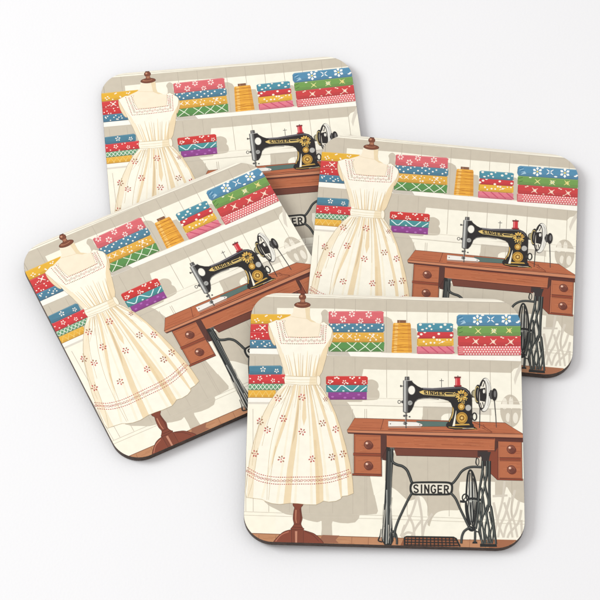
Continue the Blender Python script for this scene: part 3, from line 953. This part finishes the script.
    ell(494.3, 394.8, 2.9, 6.2, BK, n=26)
    ell(494.9, 394.2, 1.1, 3.4, (120, 118, 116), n=16)


def draw_stand():
    IR, IG, IL = (38, 40, 39), (98, 102, 98), (166, 168, 160)

    def iron(pts, w, w2=None, hi=True):
        line(pts, w, IR, w2, sm=True)
        if hi:
            line([(x - .15, y - .2) for x, y in pts], w * .28, IG, (w2 or w) * .25, sm=True)

    # big belt wheel behind the right leg
    def A(*pts):
        return [(460 + u / 15.0, 465 + v / 15.0) for u, v in pts]

    poly(smooth(A((150, 250), (195, 300), (215, 480), (205, 700), (185, 860), (150, 860), (125, 700), (120, 500), (135, 330)), 4, True), (196, 196, 186))
    for x0, x1 in ((135, 120), (165, 160), (205, 212)):
        line(A((x0, 620), ((x0 + x1) / 2 + 6, 760), (170 + (x1 - 160) * .3, 900)), .8, (214, 210, 196), .3, sm=True)
    line(smooth(A((150, 78), (118, 150), (102, 300), (94, 450), (86, 600), (98, 740), (126, 870), (160, 945), (186, 980), (214, 900), (234, 760), (246, 620), (258, 480), (246, 350), (226, 230), (190, 120)), 4, True), 1.9, IR, closed=True)
    for pts, w in ((((150, 120), (136, 300), (140, 450), (118, 640), (134, 780), (166, 900)), 1.1), (((176, 110), (184, 300), (186, 450), (196, 640), (200, 780), (184, 920)), 1.5),
                   (((200, 200), (216, 330), (226, 480), (216, 700), (200, 860)), 1.0), (((150, 560), (160, 700), (172, 860)), 1.2), (((100, 560), (120, 760), (156, 900)), .8),
                   (((170, 560), (168, 700), (178, 880)), .7)):
        line(A(*pts), w, IR, sm=True)
    poly(smooth(A((110, 900), (160, 920), (240, 930), (236, 970), (186, 1000), (130, 980)), 3, True), IR)
    line(A((0, 545), (70, 550), (130, 512), (200, 505), (290, 520), (330, 530)), 2.3, IR, sm=True)
    line(A((130, 530), (220, 540), (320, 545)), .6, (150, 152, 144), sm=True)
    ring(465.2, 497.8, 2.9, 3.6, 1.3, IR, n=20)
    ell(465.4, 499.8, 1.4, 1.6, (238, 234, 218), n=14, edge=IR, ew=.9)
    # left leg: bundle of narrow castings
    poly(Q((6, 128), (32, 132), (34, 160), (28, 250), (24, 360), (30, 460), (34, 502), (24, 524), (0, 524), (-14, 500), (-12, 470), (-4, 380), (2, 260)), IR)
    for x0, x1, c, w in ((14, 8, IG, .7), (20, 14, IG, .6), (26, 20, IL, .4)):
        line(Q((x0, 145), ((x0 + x1) / 2, 300), (x1, 515)), w, c, sm=True)
    for pts in (((-2, 380), (-6, 450), (-12, 500)), ((22, 360), (24, 440), (12, 510)), ((28, 330), (20, 420), (26, 505)), ((6, 350), (-2, 430), (-6, 505))):
        line(Q(*pts), .6, (200, 196, 182), .3, sm=True)
    def Lg(*pts):
        return [(370 + u / 12.0, 500 + v / 12.0) for u, v in pts]

    iron(Lg((250, 530), (244, 430), (270, 378), (306, 410), (322, 480), (322, 535)), 2.2)
    iron(Lg((150, 505), (100, 488), (122, 430), (136, 350)), 1.3, hi=False)
    line(Lg((200, -120), (201, 200), (194, 530)), 1.1, (164, 166, 160), sm=True)
    for pts in (((166, 50), (152, 180), (150, 280)), ((245, 80), (254, 220), (252, 340)), ((140, 350), (128, 420), (122, 480)), ((222, 300), (222, 420), (218, 520)), ((170, 330), (160, 420), (164, 500))):
        line(Lg(*pts), .8, (206, 202, 188), .3, sm=True)
    poly(Q((20, 130), (38, 132), (36, 142), (20, 142)), IG)
    # curved upper braces
    iron(Q((26, 135), (28, 180), (34, 192), (50, 200), (70, 206), (88, 222), (100, 250), (106, 268), (116, 278)), 2.7)
    iron(Q((386, 209), (350, 208), (325, 214), (305, 228), (290, 250), (276, 268), (264, 278)), 2.6)
    iron(Q((366, 172), (363, 190), (366, 200)), 1.0, hi=False)
    ring(385 + 370 / 4, 415 + 187 / 4, 1.4, 3.6, .8, IR, n=16)
    # name plate
    plate = smooth(Q((98, 290), (102, 274), (114, 268), (150, 266), (226, 266), (258, 268), (270, 276), (272, 296), (268, 314), (256, 321), (226, 322), (150, 322), (112, 321), (100, 310)), 3, True)
    poly(plate, IR)
    inner = smooth(Q((106, 293), (110, 280), (118, 275), (150, 274), (226, 274), (254, 276), (263, 283), (264, 296), (261, 308), (252, 314), (226, 315), (150, 315), (118, 314), (109, 306)), 3, True)
    poly(inner, (236, 230, 212), edge=(120, 116, 106), ew=.35)
    letters('SINGER', 385 + 114.5 / 4, 415 + 280.5 / 4, 7.5, 6.5, 1.55, (40, 37, 34), .02)
    # curved lower braces
    iron(Q((108, 312), (92, 340), (70, 385), (52, 425), (40, 462), (38, 490)), 2.4)
    iron(Q((262, 312), (282, 335), (300, 375), (318, 412), (334, 444), (348, 458)), 2.4)
    # right leg: open lattice
    poly(Q((376, 148), (424, 148), (418, 168), (412, 205), (384, 205), (386, 172)), (58, 50, 48))
    LAT = [(((340, -60), (340, 60), (318, 220), (296, 350), (280, 480), (274, 640), (262, 800), (240, 960)), 2.0, 1.6), (((338, 60), (345, 140), (376, 275), (350, 400), (326, 520), (330, 700), (306, 820), (300, 940), (330, 1180)), 1.6, 1.4),
           (((402, -60), (404, 130), (374, 285), (398, 420), (428, 540), (418, 660), (398, 730), (426, 900), (450, 1050), (470, 1180)), 2.0, 1.6), (((444, -60), (440, 200), (440, 420), (448, 600), (466, 640), (492, 800), (518, 1000), (542, 1190)), 2.2, 1.7),
           (((320, 340), (346, 500), (368, 690), (336, 800), (304, 950), (316, 1080), (352, 1190)), 1.5, 1.2), (((366, 690), (402, 800), (376, 950), (386, 1180)), 1.5, 1.3), (((292, 560), (300, 720), (324, 850), (352, 1000), (366, 1180)), 1.6, 1.3),
           (((440, 700), (468, 850), (500, 1000), (484, 1180)), 1.4, 1.2), (((412, 600), (372, 700)), 1.2, 1.2), (((400, 820), (432, 980), (414, 1180)), 1.2, 1.2), (((262, 800), (290, 900), (280, 1000), (310, 1100)), 1.1, 1.0),
           (((500, 850), (462, 1000), (440, 1180)), 1.1, 1.0), (((350, 960), (400, 1080), (430, 1180)), 1.1, 1.0)]
    for pts, w, w2 in LAT:
        line(A(*pts), w * 1.32, IR, w2 * 1.3, sm=True)
    for pts, w, w2 in LAT:
        line([(x - .3, y) for x, y in A(*pts)], w * .2, (132, 140, 132), w2 * .2, sm=True)
    poly(Q((380, 515), (446, 517), (448, 528), (380, 528)), IR)
    iron(A((150, 940), (110, 960), (60, 1000), (32, 1060), (22, 1120), (18, 1180)), 2.4)
    iron(A((245, 985), (228, 1000), (226, 1080), (222, 1160)), 2.4)
    line(A((240, 1000), (278, 1010), (300, 1060), (306, 1120)), 1.1, IR, sm=True)
    poly(A((190, 1150), (256, 1150), (262, 1180), (184, 1180)), IR)
    # treadle grille
    poly(Q((76, 490), (84, 486), (276, 489), (284, 494), (300, 527), (60, 526)), (150, 92, 62))
    line(Q((78, 524), (78, 490), (86, 487), (274, 490), (284, 495), (300, 527)), 1.5, IR)
    for k in range(13):
        u = 92 + k * 15
        line(Q((u, 491), (u + (k - 6) * .5, 526)), .95, IR)
    for v in (498, 509, 520):
        line(Q((80, v), (286 + (v - 498) * .3, v + 3)), .95, IR)


draw_wall()
draw_shelf()
draw_cloth()
draw_dress()
draw_table()
draw_machine()
draw_stand()


# ------------------------------------------------------------------ build
def mesh_obj(name, verts, faces, mats, parent=None):
    me = bpy.data.meshes.new(name)
    me.from_pydata(verts, [], faces)
    me.validate()
    for m in mats:
        me.materials.append(m)
    o = bpy.data.objects.new(name, me)
    COL.objects.link(o)
    if parent:
        o.parent = parent
    return o


def board_mesh():
    """dark hardboard slab: rounded square with softened rims, lofted ring by ring"""
    prof = [(-0.00055, 0.0), (-0.00015, 0.00012), (0.0, 0.0005), (0.0, THICK - 0.0004), (0.0, THICK - 0.0001), (-0.00003, THICK - 0.00002), (-0.0006, THICK)]
    n = 16
    V, F = [], []
    for off, z in prof:
        V += [(x, y, z) for x, y in rounded(HALF + off, RAD + off, n)]
    m = 4 * (n + 1)
    for r in range(len(prof) - 1):
        for k in range(m):
            F.append((r * m + k, r * m + (k + 1) % m, (r + 1) * m + (k + 1) % m, (r + 1) * m + k))
    F.append(tuple(range(m))[::-1])
    F.append(tuple((len(prof) - 1) * m + k for k in range(m)))
    return V, F


PRINT, BOARD = mat_print(), mat_board()


def make_coaster():
    root = bpy.data.objects.new('coaster', None)
    COL.objects.link(root)
    root.empty_display_size = 0.02
    V, F = board_mesh()
    b = mesh_obj('hardboard_base', V, F, [BOARD], root)
    for p in b.data.polygons:
        p.use_smooth = len(p.vertices) == 4
    me = bpy.data.meshes.new('printed_face')
    me.from_pydata(PV, [], PF)
    ca = me.color_attributes.new('Ink', 'FLOAT_COLOR', 'CORNER')
    buf = []
    for c in PC:
        buf += list(c) * 3
    ca.data.foreach_set('color', buf)
    me.materials.append(PRINT)
    f = bpy.data.objects.new('printed_face', me)
    COL.objects.link(f)
    f.parent = root
    return root


def copy_tree(o):
    c = o.copy()
    COL.objects.link(c)
    for ch in o.children:
        d = ch.copy()
        COL.objects.link(d)
        d.parent = c
    return c


POSES = [
    (((0.999734, 0.017059, 0.015507), (-0.015894, 0.99725, -0.07239), (-0.016699, 0.072124, 0.997256)), (0.029565, -0.052006, 0.006956),
     'square coaster lying in front on top of two others, its whole sewing room print uncovered'),
    (((0.996048, 0.079338, 0.039919), (-0.079267, 0.996848, -0.003354), (-0.040059, 0.000176, 0.999197)), (0.051951, 0.018023, 0.004795),
     'square coaster at the right of the group, its lower left corner under the front coaster'),
    (((0.892675, -0.450679, 0.004499), (0.450468, 0.891848, -0.041064), (0.014494, 0.038684, 0.999146)), (-0.038665, -0.005795, 0.005302),
     'square coaster at the left, turned most askew, its printed dress whole but treadle covered'),
    (((0.993988, -0.109493, 0.0), (0.109493, 0.993988, 0.0), (0.0, 0.0, 1.0)), (-0.023869, 0.0562, 0.0029),
     'square coaster at the back, bottom of the pile, its lower half covered by two others'),
]
first = make_coaster()
for i, (R3, t, lab) in enumerate(POSES):
    o = first if i == 0 else copy_tree(first)
    R3 = Matrix(R3)
    base = Vector(t) - R3.col[2] * THICK
    o.matrix_world = Matrix.Translation(base + Vector((0, 0, 0.00003))) @ R3.to_4x4()
    o['label'] = lab
    o['category'] = 'coaster'
    o['group'] = 'matching square coasters with a sewing room print'

g = mesh_obj('tabletop', [(-4, -4, 0), (4, -4, 0), (4, 4, 0), (-4, 4, 0)], [(0, 1, 2, 3)], [mat_table()])
g['kind'] = 'structure'
print('print faces', len(PF), 'layers', MAXLAYER[0], 'thickness mm', MAXLAYER[0] * DZ * 1000)
